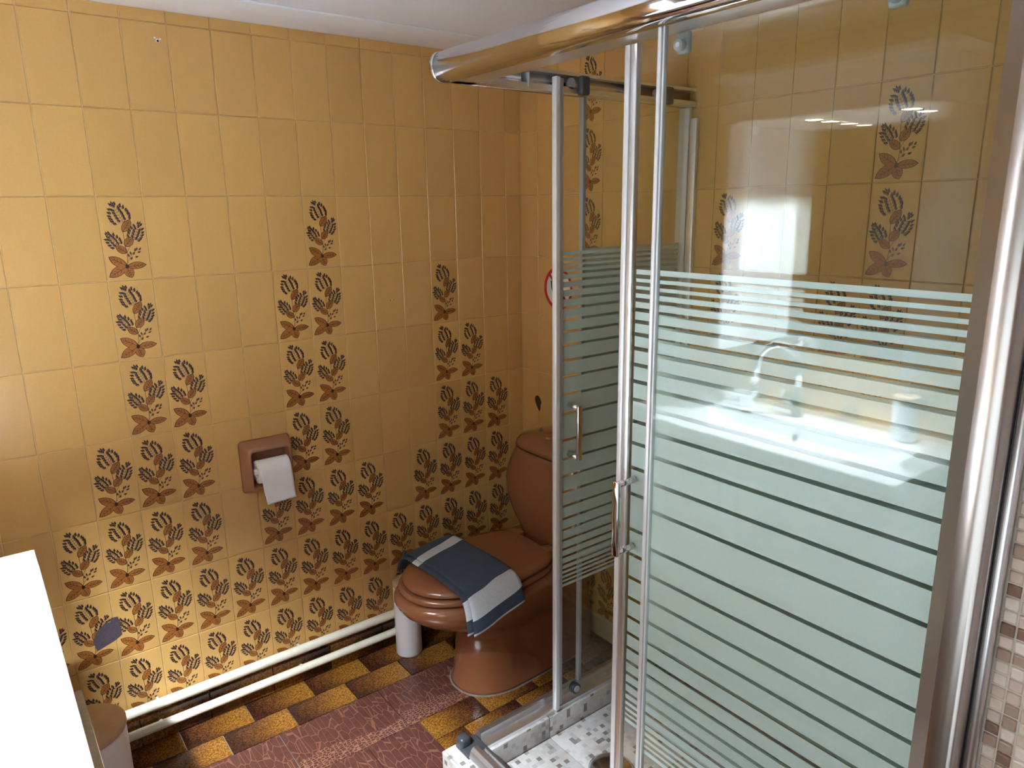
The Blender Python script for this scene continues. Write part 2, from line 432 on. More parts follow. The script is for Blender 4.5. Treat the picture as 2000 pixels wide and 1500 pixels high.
X13 = -.0699
FA = {2: [1, 6], 3: [1, 5, 6, 10], 4: [1, 2, 5, 6, 10, 11], 5: [0, 1, 2, 5, 6, 10, 11, 12], 6: [-1, 0, 1, 2, 4, 5, 6, 7, 9, 10, 11, 12],
      7: list(range(-2, 13)), 8: list(range(-2, 13))}
jo = [(XL, -6)]+[(X13+(k-13)*TW, k) for k in range(-5, 14)]+[(0.0, 14)]
jo = [j for j in jo if j[0] >= XL]
tile_wall(wall_back, jo, lambda c: ((c, 0.006), 0), {(k, r) for r, l in FA.items() for k in l})
# wall B: joints run from the corner (y = 0) towards the camera
jb = [(0.0, -1)]+[(-.1013-.11*k, k) for k in range(0, 17)]
jb = [j for j in jb if j[0] > YD]+[(YD, 99)]
FB = {(2, r) for r in range(0, 9)} | {(3, r) for r in range(3, 9)} | {(1, r) for r in range(6, 9)} | {(7, r) for r in range(2, 9)} | {(8, r) for r in range(4, 9)} | \
     {(11, r) for r in range(1, 9)} | {(10, r) for r in range(3, 9)}
tile_wall(wall_right, jb, lambda c: ((0.006, c), -PI/2), FB)
# wall C: viewing order is increasing y
jc = [(YE, 0)]+[(-2.865+.11*k, k+1) for k in range(0, 27)]
jc = [j for j in jc if j[0] < 0]+[(0.0, 99)]
FC = set()
for k, j in enumerate(jc[:-1]):
    for yc, r0 in ((-.72, 4), (-.82, 4), (-.28, 3), (-.39, 6), (-1.16, 6), (-1.05, 5)):
        if abs(j[0]+.055-yc) < .055: FC |= {(j[1], r) for r in range(r0, 9)}
tile_wall(wall_left, jc, lambda c: ((XL-.006, c), PI/2), FC, skip=lambda c, z: WY0-.05 < c < WY1+.05 and WZ0-.1 < z < WZ1+.1)
# grey tape scrap, old screw holes and the brown chip on the tiles
def patch(name, parent, pts, mat, d=.0012):
    mb = MB(); rings = [[(x, y, z) for x, y, z in pts]]
    cx = sum(p[0] for p in pts)/len(pts); cyy = sum(p[1] for p in pts)/len(pts)
    return mb, rings
mb = MB(); pts = [(-1.555, 1.93-1.51+.0), (-1.5, .447), (-1.486, .452), (-1.482, .375), (-1.50, .366), (-1.545, .352), (-1.552, .39)]
pts = [(-1.548, .405), (-1.520, .430), (-1.510, .424), (-1.505, .438), (-1.488, .436), (-1.484, .378), (-1.505, .366), (-1.552, .350), (-1.558, .38)]
mb.loft([[(x, -.0008, z) for x, z in pts], [(x, -.0022, z) for x, z in pts]], 'grey_tape', smooth=False); part('tape_scrap', mb, wall_back, label='torn scrap of dark grey tape on a flower tile')
for (x, z, nm) in ((-1.195, 1.997, 0), (-.5545, 1.265, 1)):
    mb = MB()
    for dx, dz, r_, m_ in ([(0, 0, .0050, 'white_paint'), (.0002, -.001, .0032, 'black_ink'), (-.0065, .006, .0026, 'white_paint'), (.0065, .0045, .0024, 'white_paint')] if nm == 0 else
                     [(-.006, 0, .0016, 'print_dark'), (.006, 0, .0016, 'print_dark'), (0, .001, .0012, 'white_paint')]):
        rg = [(x+dx+r_*math.cos(a*PI/5), z+dz+r_*math.sin(a*PI/5)) for a in range(10)]
        yy0 = -.0008 if m_ != 'black_ink' else -.0012
        mb.loft([[(p, yy0, q) for p, q in rg], [(p, yy0-.0006, q) for p, q in rg]], m_, smooth=False)
    part('screw_hole', mb, wall_back)
mb = MB(); rg = []
for a in range(16):
    an = a*PI/8; rg.append((-.097+.018*math.cos(an), .838+.021*math.sin(an)))
rg = [(y+(.0025 if z > .838 else -.001), z) for y, z in rg]
rg[12] = (-.104, .798); rg[11] = (-.110, .806); rg[13] = (-.096, .808)
mb.loft([[(-.0012, y, z) for y, z in rg], [(-.0024, y, z) for y, z in rg]], 'print_dark', smooth=False); part('chipped_spot', mb, wall_right, label='dark brown oval chip with a tail in the tile')

# mosaic facing of the partition end
rc = random.Random(5); P = .0168
cm = {}
for i in range(5):
    for vv in range(2):
        q = MB(); a = P/2-.0011
        rr_ = lambda s_, x: [(x, -a+s_, -a+s_), (x, a-s_, -a+s_), (x, a-s_, a-s_), (x, -a+s_, a-s_)]
        d_ = .0055+.0015*vv
        q.loft([rr_(0, 0), rr_(0, -d_+.0015), rr_(.0022, -d_)], 'mosaic_chip_%d' % i, cap0=False, smooth=True); cm[(i, vv)] = q.mesh('mosaic_chip')
def chip_kind():
    u = rc.random(); return 0 if u < .38 else 1 if u < .58 else 2 if u < .80 else 3 if u < .90 else 4
stuff = MB()
yo = YD-.003
for i in range(30):
    for j in range(int(2.03/P)):
        y = yo-P*(i+.5); z = .02+P*(j+.5)
        if i < 6 and .80 < z < 1.62:
            link('mosaic_chip', cm[(chip_kind(), rc.randrange(2))], wall_front, (XM+.0072, y, z))
        else:
            a = P/2-.0011; k = 'mosaic_chip_%d' % chip_kind(); n = len(stuff.v); d_ = .0055
            for s_, x in ((0, XM+.0072), (0, XM+.0072-d_+.0015), (.002, XM+.0072-d_)):
                stuff.v += [(x, y-a+s_, z-a+s_), (x, y+a-s_, z-a+s_), (x, y+a-s_, z+a-s_), (x, y-a+s_, z+a-s_)]
            for l in range(2):
                for q in range(4): stuff.face((n+l*4+q, n+l*4+(q+1) % 4, n+l*4+4+(q+1) % 4, n+l*4+4+q), k)
            stuff.face((n+8, n+9, n+10, n+11), k)
part('mosaic_facing', stuff, wall_front, kind='stuff')
mb = MB(); mb.tube([(XM-.004, YD+.004, 0), (XM-.004, YD+.004, CEIL)], .0065, 'aluminium', 10); struct('trim_2', mb, 'slim rounded metal corner strip beside the mosaic')

# window in the left wall (outside the picture, lets the daylight in)
win = thing('window_1', 'window in the wall beyond the basin', 'window', (XL-.05, (WY0+WY1)/2, WZ0), kind='structure'); del win['category']
mb = MB(); fr = .045
mb.box((XL-.075, WY0, WZ0), (XL-.035, WY0+fr, WZ1), 'white_paint'); mb.box((XL-.075, WY1-fr, WZ0), (XL-.035, WY1, WZ1), 'white_paint')
mb.box((XL-.075, WY0+fr, WZ0), (XL-.035, WY1-fr, WZ0+fr), 'white_paint'); mb.box((XL-.075, WY0+fr, WZ1-fr), (XL-.035, WY1-fr, WZ1), 'white_paint')
part('window_frame', mb, win)
mb = MB(); mb.box((XL-.058, WY0+fr, WZ0+fr), (XL-.054, WY1-fr, WZ1-fr), 'clear_glass'); part('window_pane', mb, win)

# ------------------------------------------------------------------ floor tiles
def slab(x, y, mat, h=.006):
    k = ('f', round(x, 4), round(y, 4), mat)
    if k not in TM:
        q = MB(); a, b = x/2-.0014, y/2-.0014
        r = lambda s_, z: [(-a+s_, -b+s_, z), (a-s_, -b+s_, z), (a-s_, b-s_, z), (-a+s_, b-s_, z)]
        q.loft([r(0, 0), r(0, h-.001), r(.0012, h)], mat, cap0=False, smooth=False); TM[k] = q.mesh(mat)
    return TM[k]
def put(x0, x1, y0, y1, mat, name, flip=False):
    x0, x1 = max(x0, XL), min(x1, 0)
    if x1-x0 < .02: return
    link(name, slab(x1-x0, y1-y0, mat), floor, ((x0+x1)/2, (y0+y1)/2, -.006), (0, 0, PI if flip else 0))
BP = .2013
def brick_row(y0, y1, xj, xmin, xmax, flip=False):
    n0 = math.floor((xmin-xj)/BP); x = xj+n0*BP
    while x < xmax-1e-4:
        put(max(x, xmin), min(x+BP, xmax), y0, y1, 'amber_brick', 'floor_brick', flip); x += BP
def croc_row(y0, y1, xj, xmin, xmax):
    n0 = math.floor((xmin-xj)/.3352); x = xj+n0*.3352
    while x < xmax-1e-4:
        put(max(x, xmin), min(x+.3352, xmax), y0, y1, 'crocodile_tile', 'floor_tile'); x += .3352
brick_row(-.1105, 0, -1.376, XL, 0); brick_row(-.2165, -.1105, -1.273, XL, 0)
croc_row(-.434, -.2165, -1.136, XL, 0)
brick_row(-.5375, -.434, -.566, -.768, 0, True); brick_row(-.641, -.5375, -.669, -.768, 0, True)
put(-.946, -.768, -.641-.112, -.434, 'crocodile_tile', 'floor_tile')
croc_row(-.6515, -.434, -1.281, XL, -.946)
croc_row(-.869, -.6515, -1.15, XL, -.946); brick_row(-.753, -.641, -.71, -.768, 0)
y = -.869; k = 0
put(-.946, -.768, -.869, -.753, 'crocodile_tile', 'floor_tile')
while y > YE+.05:
    brick_row(y-.1035, y, -1.3+.1*k, XL, XM-.01 if y < -.85 else 0); y -= .1035
    brick_row(y-.1035, y, -1.2+.1*k, XL, XM-.01); y -= .1035
    h_ = min(.2175, y-YE-.001)
    if h_ > .03: croc_row(y-h_, y, -1.0-.1*k, XL, XM-.01)
    y -= .2175; k += 1
# skirting of the same bricks
mb = MB(); mb.box((XL, .0, 0), (0, .006, .085), 'floor_grout'); base = struct('baseboard_back', mb, 'skirting of amber bricks below the pipes')
x = -1.376+BP/2-BP*4
while x < 0:
    a_, b_ = max(x, XL), min(x+BP, 0)
    if b_-a_ > .02: link('skirting_brick', slab(b_-a_, .094, 'amber_brick', .012), base, ((a_+b_)/2, -.001, .047), (PI/2, PI if R.random() < .5 else 0, 0))
    x += BP

# ------------------------------------------------------------------ heating pipes along the back wall
for zz, rad, lab in ((.135, .0150, 'upper cream painted heating pipe along the tiled wall above the skirting'), (.062, .0135, 'lower cream painted heating pipe running just above the amber bricks')):
    mb = MB(); mb.tube([(XL+.01, -.033, zz), (-1.2, -.033, zz), (-.6, -.033, zz), (-.03, -.033, zz)], rad, 'cream_enamel', 14)
    o = single('heating_pipe', mb, lab, 'pipe', (XL+.01, -.033, zz), 'heating pipes along the back wall')
    q = MB(); q.tube([(-.625, -.033, zz), (-.59, -.033, zz)], rad+.004, 'cream_enamel', 14); part('pipe_coupling', q, o)
    for cx in (-1.42, -.98, -.30):
        q = MB(); q.tube([(cx, -.033+rad*.5, zz), (cx, -.0005, zz)], .006, 'cream_enamel', 8); part('pipe_clip', q, o)

# ------------------------------------------------------------------ toilet
YT = -.37
toilet = thing('toilet', 'brown ceramic toilet with matching cistern and closed lid against the tiled wall', 'toilet', (-.35, YT, 0))
def egg(xb, xf, xc, wd, z, wb=None, n=48, p=2.2, pb=5.0):
    """closed outline: front (towards -x) elliptic, back squarish"""
    wb = wd if wb is None else wb; out = []
    for i in range(n):
        a = 2*PI*i/n; ca, sa = math.cos(a), math.sin(a)
        if ca >= 0:  # front
            x = xc-(xc-xf)*abs(ca)**(2/p); y = math.copysign(wd*abs(sa)**(2/p), sa)
        else:
            u = abs(ca)**(2/pb); x = xc+(xb-xc)*u; s_ = abs(sa)**(2/pb)
            y = math.copysign((wd+(wb-wd)*u)*s_, sa)
        out.append((x, YT+y, z))
    return out
mb = MB()
prof = [(0, -.03, -.585, -.42, .128, .115), (.012, -.03, -.583, -.42, .124, .112), (.05, -.03, -.574, -.42, .113, .104), (.12, -.03, -.566, -.42, .106, .10), (.19, -.03, -.566, -.42, .112, .10), (.225, -.03, -.580, -.42, .126, .105),
        (.25, -.03, -.618, -.43, .146, .11), (.28, -.03, -.676, -.44, .166, .115), (.31, -.03, -.732, -.45, .182, .12), (.338, -.03, -.765, -.46, .192, .125), (.362, -.03, -.778, -.46, .196, .13), (.378, -.03, -.777, -.46, .195, .13), (.388, -.035, -.768, -.46, .188, .128)]
rings = [egg(b, f, c, wd, z, wb) for z, b, f, c, wd, wb in prof]
rings.append(egg(-.30, -.735, -.48, .155, .390, .12)); rings.append(egg(-.31, -.70, -.48, .13, .36, .10)); rings.append(egg(-.33, -.62, -.48, .08, .27, .07))
mb.loft(rings, 'brown_ceramic'); pan = part('pan', mb, toilet)
mb = MB(); mb.loft([egg(-.03, -.590, -.42, .132, -.0005, .119), egg(-.03, -.585, -.42, .127, .004, .115)], 'limescale', cap0=False, cap1=False); part('sealant', mb, pan, label='pale sealant bead at the floor')
mb = MB(); mb.loft([egg(-.25, -.755, -.46, .180, .392, .15), egg(-.25, -.762, -.46, .186, .398, .15), egg(-.25, -.762, -.46, .186, .408, .15), egg(-.25, -.755, -.46, .181, .414, .15)], 'brown_plastic'); part('seat', mb, toilet)
mb = MB(); mb.loft([egg(-.252, -.742, -.46, .174, .417, .145), egg(-.25, -.748, -.46, .180, .421, .148), egg(-.25, -.747, -.46, .179, .431, .148), egg(-.253, -.738, -.46, .172, .4375, .144), egg(-.265, -.70, -.46, .14, .4415, .125), egg(-.32, -.62, -.46, .06, .443, .05)], 'brown_plastic'); part('lid', mb, toilet)
for s_ in (-1, 1):
    mb = MB(); mb.box((-.275, YT+s_*.085-.022, .416), (-.238, YT+s_*.085+.022, .4445), 'brown_plastic', .006); part('hinge', mb, toilet)
mb = MB()
def cis(z, dx, hw, ex=3.6): return [(-.004-dx/2-dx/2*math.copysign(abs(math.cos(a))**(2/ex), math.cos(a)), YT+hw*math.copysign(abs(math.sin(a))**(2/ex), math.sin(a)), z) for a in [2*PI*i/40 for i in range(40)]]
mb.loft([cis(.385, .225, .118), cis(.41, .225, .128), cis(.44, .228, .148), cis(.48, .235, .180), cis(.525, .242, .206), cis(.57, .247, .219), cis(.61, .247, .221), cis(.65, .243, .214), cis(.69, .236, .198), cis(.722, .230, .180), cis(.738, .228, .172)], 'brown_ceramic'); part('cistern', mb, toilet)
mb = MB(); mb.loft([cis(.741, .226, .168), cis(.745, .231, .172), cis(.762, .228, .168), cis(.780, .215, .152), cis(.787, .19, .125), cis(.789, .10, .06)], 'brown_ceramic'); cl = part('cistern_lid', mb, toilet)
mb = MB(); mb.lathe([(.017, .782), (.017, .792), (.014, .795), (.004, .7955)], (-.165, YT+.01, 0), 'brown_plastic', 18); part('flush_button', mb, cl)

# ------------------------------------------------------------------ towel over the lid
def towel():
    L = []   # (s, y, z) centre line from right hem to left hem
    pth = [(-.588, .338), (-.585, .365), (-.579, .395), (-.571, .420), (-.561, .436), (-.545, .4465), (-.52, .4480), (-.46, .4485), (-.40, .4495), (-.34, .449), (-.28, .4485), (-.245, .449), (-.218, .448), (-.196, .444), (-.180, .434), (-.168, .417), (-.161, .395), (-.156, .372), (-.153, .345)]
    acc = [0]
    for a, b in zip(pth[:-1], pth[1:]): acc.append(acc[-1]+math.hypot(b[0]-a[0], b[1]-a[1]))
    def at(s):
        for i in range(len(acc)-1):
            if s <= acc[i+1]+1e-9:
                f = (s-acc[i])/(acc[i+1]-acc[i]); return pth[i][0]+(pth[i+1][0]-pth[i][0])*f, pth[i][1]+(pth[i+1][1]-pth[i][1])*f
        return pth[-1]
    tot = acc[-1]; N = 74
    drop = acc[5]
    def colour(s):
        if s < .007: return 'towel_white'
        if s < .048: return 'towel_navy'
        if s < .108: return 'towel_white'
        if s < .395: return 'towel_navy'
        if s < .440: return 'towel_white'
        return 'towel_navy'
    th = .0075
    def layer(x0, x1, lift, skew, shorten):
        m = MB(); K = 16; top = []; bot = []
        for i in range(N+1):
            rt, rb = [], []
            for j in range(K+1):
                t_ = j/K; x = x0+(x1-x0)*t_
                s = min(tot, shorten+(tot-shorten-.045)*i/N+skew*t_+.010*(t_-.5)**2)
                y, z = at(s); y2, z2 = at(min(tot, s+.006)); y1, z1 = at(max(0, s-.006))
                d = Vector((y2-y1, z2-z1)).normalized(); n = Vector((d.y, -d.x))
                if n.y < -.2: n = -n
                if z < .40 and y < -.4 and n.x > 0: n = -n
                if z < .42 and y > -.3 and n.x < 0: n = -n
                e = 1.0 if 0 < j < K and 0 < i < N else .35
                up = lift+.0010*math.sin(9*t_+i*.21)+max(0, 1-s/drop)*(.004+.004*math.sin(t_*6+.6))
                p = Vector((x+.010*math.sin(s*7), y-(1-t_)**1.5*.032*max(0, min(1, (y+.37)/.16)), z)); nn = Vector((0, n.x, n.y))
                rt.append(p+nn*(up+th*.5*(1+e))); rb.append(p+nn*(up+th*.5*(1-e)))
            top.append(rt); bot.append(rb)
        K1 = K+1
        for rws in (top, bot):
            for r_ in rws: m.v += [tuple(p) for p in r_]
        B = (N+1)*K1
        for i in range(N):
            c = colour(shorten*.6+(tot-shorten)*(i+.5)/N)
            for j in range(K):
                a = i*K1+j; m.face((a, a+1, a+K1+1, a+K1), c, True); m.face((B+a, B+a+K1, B+a+K1+1, B+a+1), c, True)
            m.face((i*K1, i*K1+K1, B+i*K1+K1, B+i*K1), c, True); m.face((i*K1+K, B+i*K1+K, B+i*K1+K1+K, i*K1+K1+K), c, True)
        for j in range(K):
            m.face((j, B+j, B+j+1, j+1), 'towel_white', True); a = N*K1+j; m.face((a, a+1, B+a+1, B+a), colour(tot), True)
        return m
    tw = thing('hand_towel', 'folded navy towel with white bands draped across the closed toilet lid', 'towel', (-.55, -.37, .44))
    part('upper_fold', layer(-.665, -.472, .0086, .040, 0.0), tw)
    part('under_fold', layer(-.682, -.482, 0.0, .040, .004), tw)
towel()

# ------------------------------------------------------------------ toilet brush
br = thing('toilet_brush', 'white cylindrical toilet brush holder with pale wooden lid beside the toilet', 'toilet brush', (-.605, -.087, 0))
mb = MB(); mb.lathe([(.044, 0), (.0465, .004), (.0465, .262), (.045, .266)], (-.605, -.087, 0), 'white_plastic', 32); part('holder', mb, br)
mb = MB(); mb.lathe([(.0465, .2665), (.0475, .270), (.0475, .281), (.045, .285)], (-.605, -.087, 0), 'pale_wood', 32); part('wooden_lid', mb, br)
mb = MB(); mb.tube([(-.605, -.087, .285), (-.605, -.087, .375)], .006, 'brushed_chrome', 10); mb.lathe([(.0085, .372), (.0085, .392), (.006, .396)], (-.605, -.087, 0), 'dark_plastic', 12); part('handle', mb, br)

# ------------------------------------------------------------------ pedal bin
bx, by = -1.632, -.272
bn = thing('pedal_bin', 'white round bin with pale wooden lid in the corner beside the vanity', 'bin', (bx, by, 0))
mb = MB(); mb.lathe([(.094, 0), (.098, .004), (.098, .285), (.096, .290)], (bx, by, 0), 'white_plastic', 40); part('body', mb, bn)
mb = MB(); mb.lathe([(.097, .2905), (.100, .294), (.100, .303), (.097, .306), (.02, .307)], (bx, by, 0), 'pale_wood', 40); part('lid', mb, bn)
mb = MB(); mb.box((bx+.02, by-.125, .012), (bx+.05, by-.095, .02), 'brushed_chrome', .002); part('pedal', mb, bn)

# ------------------------------------------------------------------ toilet roll holder in the wall
hx0, hx1, hz0, hz1 = -1.105, -.945, .712, .880
hd = thing('toilet_roll_holder', 'terracotta ceramic toilet roll holder fixed to the flower tiles', 'toilet roll holder', ((hx0+hx1)/2, -.001, (hz0+hz1)/2))
def rrect(x0, x1, z0, z1, y, r, n=5):
    o = []
    for cx, cz, a0 in ((x1-r, z1-r, 0), (x0+r, z1-r, PI/2), (x0+r, z0+r, PI), (x1-r, z0+r, 3*PI/2)):
        for i in range(n+1): a = a0+PI/2*i/n; o.append((cx+r*math.cos(a), y, cz+r*math.sin(a)))
    return o
mb = MB()
mb.loft([rrect(hx0, hx1, hz0, hz1, -.0012, .012), rrect(hx0+.002, hx1-.002, hz0+.002, hz1-.002, -.008, .012), rrect(hx0+.012, hx1-.010, hz0+.014, hz1-.014, -.046, .012), rrect(hx0+.016, hx1-.014, hz0+.018, hz1-.018, -.052, .010),
         rrect(hx0+.021, hx1-.019, hz0+.024, hz1-.026, -.0525, .008), rrect(hx0+.024, hx1-.022, hz0+.028, hz1-.030, -.046, .008), rrect(hx0+.026, hx1-.024, hz0+.030, hz1-.033, -.0045, .008)], 'terracotta_ceramic'); part('body', mb, hd)
rx0, rx1, ry, rz, rr0 = -1.073, -.975, -.052, .790, .036
mb = MB(); mb.tube([(hx0+.0255, ry+.005, rz), (hx1-.0235, ry+.005, rz)], .009, 'white_plastic', 12); part('spindle', mb, hd)
roll = thing('toilet_roll', 'white toilet paper roll with a hanging sheet in the terracotta holder', 'toilet roll', ((rx0+rx1)/2, ry, rz))
mb = MB(); seg = 32
def ring(x, r): return [(x, ry+r*math.cos(2*PI*i/seg), rz+r*math.sin(2*PI*i/seg)) for i in range(seg)]
mb.loft([ring(rx0, .018), ring(rx0, rr0-.002), ring(rx0+.003, rr0), ring(rx1-.003, rr0), ring(rx1, rr0-.002), ring(rx1, .018), ring(rx0, .018)], 'paper', False, False); part('roll', mb, roll)
mb = MB(); K = 14; fr_, bk = [], []
path = [(math.cos(a), math.sin(a)) for a in [PI*.5+PI*.5*i/6 for i in range(7)]]
pts = [(ry+(rr0+.001)*c, rz+(rr0+.001)*s_) for c, s_ in path]+[(ry-rr0-.0016-.0035*math.sin(i*.9)*(i/8), rz-.012*i) for i in range(1, 9)]
rings = []
for y_, z_ in pts:
    f = max(0, (rz-z_)/.1); rings.append([(rx0+.001+.012*f+(rx1-rx0-.002-.006*f)*j/K, y_-.0012*math.sin(j*1.1+z_*90)*f, z_+.004*f*(j/K)) for j in range(K+1)])
r2 = [[(x, y_+.0007, z_) for x, y_, z_ in r_] for r_ in rings]
mb.loft([a_+b_[::-1] for a_, b_ in zip(rings, r2)], 'paper'); part('hanging_sheet', mb, roll)

# ------------------------------------------------------------------ prohibition sign behind the shower door
sg = thing('prohibition_sign', 'round red and white prohibition sign on the tiled wall behind the door', 'sign', (-.001, -.215, 1.278))
mb = MB(); cy0, cz0, R0 = -.215, 1.278, .077
mb.loft([[(x, cy0+r_*math.cos(2*PI*i/40), cz0+r_*math.sin(2*PI*i/40)) for i in range(40)] for x, r_ in ((-.0011, R0), (-.0020, R0), (-.0020, .001))], 'white_ink', smooth=False); part('disc', mb, sg)
mb = MB(); mb.loft([[(-.0024, cy0+r_*math.cos(2*PI*i/40), cz0+r_*math.sin(2*PI*i/40)) for i in range(40)] for r_ in (R0, R0-.013)], 'red_ink', False, False, False)
a = math.radians(45)
d = (math.cos(a), -math.sin(a)); n = (math.sin(a), math.cos(a)); q = .0055; Lb = R0-.012
mb.v += [(-.00245, cy0-(d[0]*s1*Lb+n[0]*s2*q), cz0+d[1]*s1*Lb+n[1]*s2*q) for s1, s2 in ((-1, -1), (1, -1), (1, 1), (-1, 1))]; k = len(mb.v); mb.face((k-4, k-3, k-2, k-1), 'red_ink'); part('red_ring', mb, sg)
mb = MB()
def sp(pts):
    k = len(mb.v); mb.v += [(-.0022, cy0-y_, cz0+z_) for y_, z_ in pts]; mb.face(range(k, k+len(pts)), 'black_ink')
sp([(-.042, .026), (-.020, .026), (-.020, -.006), (-.014, -.016), (.022, -.016), (.026, -.006), (.028, -.006), (.022, -.030), (.010, -.038), (.010, -.046), (-.018, -.046), (-.018, -.034), (-.030, -.022), (-.038, .0)])
sp([(.000, .030), (.012, .034), (.018, .020), (.006, .014)])
part('pictogram', mb, sg)

# ------------------------------------------------------------------ shower tray
XS, YS = -.80, -.767
KZ, TZ = .140, .074
tray = thing('shower_tray', 'raised shower tray clad in white and grey mosaic-print tiles', 'shower tray', (-.42, -1.33, 0))
mb = MB(); mb.box((-.855, YD+.001, 0), (-.001, YS+.028, TZ-.008), 'floor_grout'); part('base', mb, tray)
def tl(a, b, nm='kerb_tile'):
    mb = MB(); mb.box(a, b, 'tray_mosaic', .0012); part(nm, mb, tray)
# kerb along the toilet side, in lengths, and along the front
xs_ = [-.855, -.55, -.245, -.001]
for a_, b_ in zip(xs_[:-1], xs_[1:]): tl((a_+.001, YS+.028, TZ-.008), (b_-.001, YS-.045, KZ))
ys_ = [YS-.045, -1.10, -1.38, -1.66, YD+.001]
for a_, b_ in zip(ys_[:-1], ys_[1:]): tl((-.855, a_-.001, TZ-.008), (-.775, b_+.001, KZ))
for a_, b_ in zip(xs_[:-1], xs_[1:]): tl((a_+.001 if a_ > -.8 else -.854, YS+.0282, 0), (b_-.001, YS+.036, KZ-.001))
for a_, b_ in zip([YS+.036]+ys_[1:-1], ys_[1:]): tl((-.8552, a_-.001, 0), (-.863, b_+.001, KZ-.001))
xt = [-.7745, -.55, -.245, -.001]; yt = [YS-.0455, -1.10, -1.38, -1.66, YD+.001]
for a_, b_ in zip(xt[:-1], xt[1:]):
    for c_, d_ in zip(yt[:-1], yt[1:]):
        mb = MB(); mb.box((a_+.0012, c_-.0012, TZ-.0078), (b_-.0012, d_+.0012, TZ), 'tray_mosaic', .001); part('floor_tile', mb, tray)
mb = MB(); mb.lathe([(.062, TZ+.0005), (.062, TZ+.004), (.050, TZ+.012), (.02, TZ+.016)], (-.50, -1.01, 0), 'brushed_chrome', 32)
dr = part('drain_cover', mb, tray)

# ------------------------------------------------------------------ shower enclosure
enc = thing('shower_enclosure', 'glass corner shower enclosure with chrome rails and striped frosted sliding doors', 'shower enclosure', (XS, YS, KZ))
ZT0, ZT1 = 1.826, 1.880
# D-shaped profile points (offset out, height): from inner bottom, round the outside, to inner top
def dprof(w0, hh):
    o = [(0.006, 0)]
    for i in range(13):
        a = -PI/2+PI*i/12; o.append((-.012-w0*math.cos(a)**.9 if abs(math.cos(a)) > 1e-6 else -.012, hh/2+hh/2*math.sin(a)))
    o.append((.006, hh)); return o
def rail_y(y0, y1, x, z, w0, hh, mat):      # runs along y, bulges to -x
    return MB().loft([[(x+p, yy_, z+q) for p, q in dprof(w0, hh)] for yy_ in (y0, y1)], mat)
def rail_x(x0, x1, y, z, w0, hh, mat):      # runs along x, bulges to +y
    return MB().loft([[(xx_, y-p, z+q) for p, q in dprof(w0, hh)] for xx_ in (x0, x1)], mat)
part('top_rail', rail_y(YS-.004, YD+.012, XS, ZT0, .024, .060, 'chrome'), enc, label='bulging polished chrome rail over the front')
part('end_cap', rail_y(YS+.010, YS-.003, XS, ZT0-.001, .025, .062, 'brushed_chrome'), enc)
mb = rail_x(XS+.008, -.001, YS, ZT0, .018, .048, 'brushed_chrome')
part('side_rail', mb, enc)
mb = MB(); mb.box((XS+.008, YS-.030, ZT0), (-.001, YS-.006, ZT0+.006), 'aluminium'); mb.box((XS+.008, YS-.030, ZT0+.006), (-.001, YS-.027, ZT0+.014), 'aluminium'); mb.box((XS+.008, YS-.028, ZT0+.040), (-.001, YS-.006, ZT0+.048), 'aluminium')
part('side_track', mb, enc)
mb = MB(); mb.box((XS+.006, YS, ZT0), (XS+.062, YD+.012, ZT0+.006), 'aluminium'); mb.box((XS+.058, YS-.03, ZT0+.006), (XS+.062, YD+.012, ZT0+.016), 'aluminium'); mb.box((XS+.006, YS-.03, ZT0+.052), (XS+.062, YD+.012, ZT0+.058), 'aluminium')
part('front_track', mb, enc)
# bottom rails
def brail(pts_fn, nm):
    mb = MB(); prof = [(.036, 0), (-.020, 0), (-.024, .008), (-.018, .026), (-.010, .034), (.002, .034), (.005, .030), (.007, .012), (.026, .008), (.028, .012), (.036, .010)]
    mb.loft([pts_fn(0, prof), pts_fn(1, prof)], 'aluminium', smooth=False); part(nm, mb, enc)
brail(lambda e, pr: [((XS+.037, -.001)[e], YS-p, KZ+q) for p, q in pr], 'side_bottom_rail')
brail(lambda e, pr: [(XS+p, (YS-.037, YD+.012)[e], KZ+q) for p, q in pr], 'front_bottom_rail')
mb = MB(); mb.box((XS-.026, YS+.026, KZ), (XS+.0365, YS-.0365, KZ+.012), 'dark_plastic', .003); mb.box((XS-.026, YS+.026, KZ), (XS+.006, YS-.006, KZ+.038), 'dark_plastic', .008); part('corner_block', mb, enc, label='dark grey corner block of the bottom rail')
# wall profiles
PZ = (KZ+.0335, ZT0-.0005)
PP = [(.008, -1.903), (.008, -1.846), (-.002, -1.846), (-.021, -1.870)]
PA = [(-.021-.0042*math.sin(PI*i/8), -1.870-.033*i/8) for i in range(9)]+[(.008, -1.903)]
mb = MB(); mb.loft([[(XS+p, q, z) for p, q in PP] for z in PZ], 'satin_chrome', False, False, False, False)
mb.loft([[(XS+p, q, z) for p, q in PA] for z in PZ], 'satin_chrome', False, False, True, False)
mb.face([i for i in (len(mb.v)-1, len(mb.v)-2, len(mb.v)-3)], 'satin_chrome')
part('wall_profile', mb, enc, label='wide rounded chrome profile beside the mosaic wall')
mb = MB(); mb.box((XS+.006, YD+.0115, KZ+.001), (XS+.012, YD+.0025, CEIL-.2), 'dark_plastic'); part('gap_seal', mb, enc)
mb = MB(); mb.box((-.001, YS-.018, KZ+.034), (-.016, YS+.018, ZT0-.001), 'white_aluminium', .002); mb.box((-.001, YS-.044, KZ+.034), (-.014, YS-.020, ZT0-.03), 'aluminium', .002); part('back_profile', mb, enc)
GAPS = [1.4404, 1.427, 1.414, 1.399, 1.3813, 1.3598, 1.3368, 1.3108, 1.2809, 1.2497, 1.2153, 1.1737, 1.1315, 1.0825, 1.030, .9573, .905, .8555, .811, .769, .7324, .700, .669, .6415, .6183, .596, .579, .565, .5515, .5395]
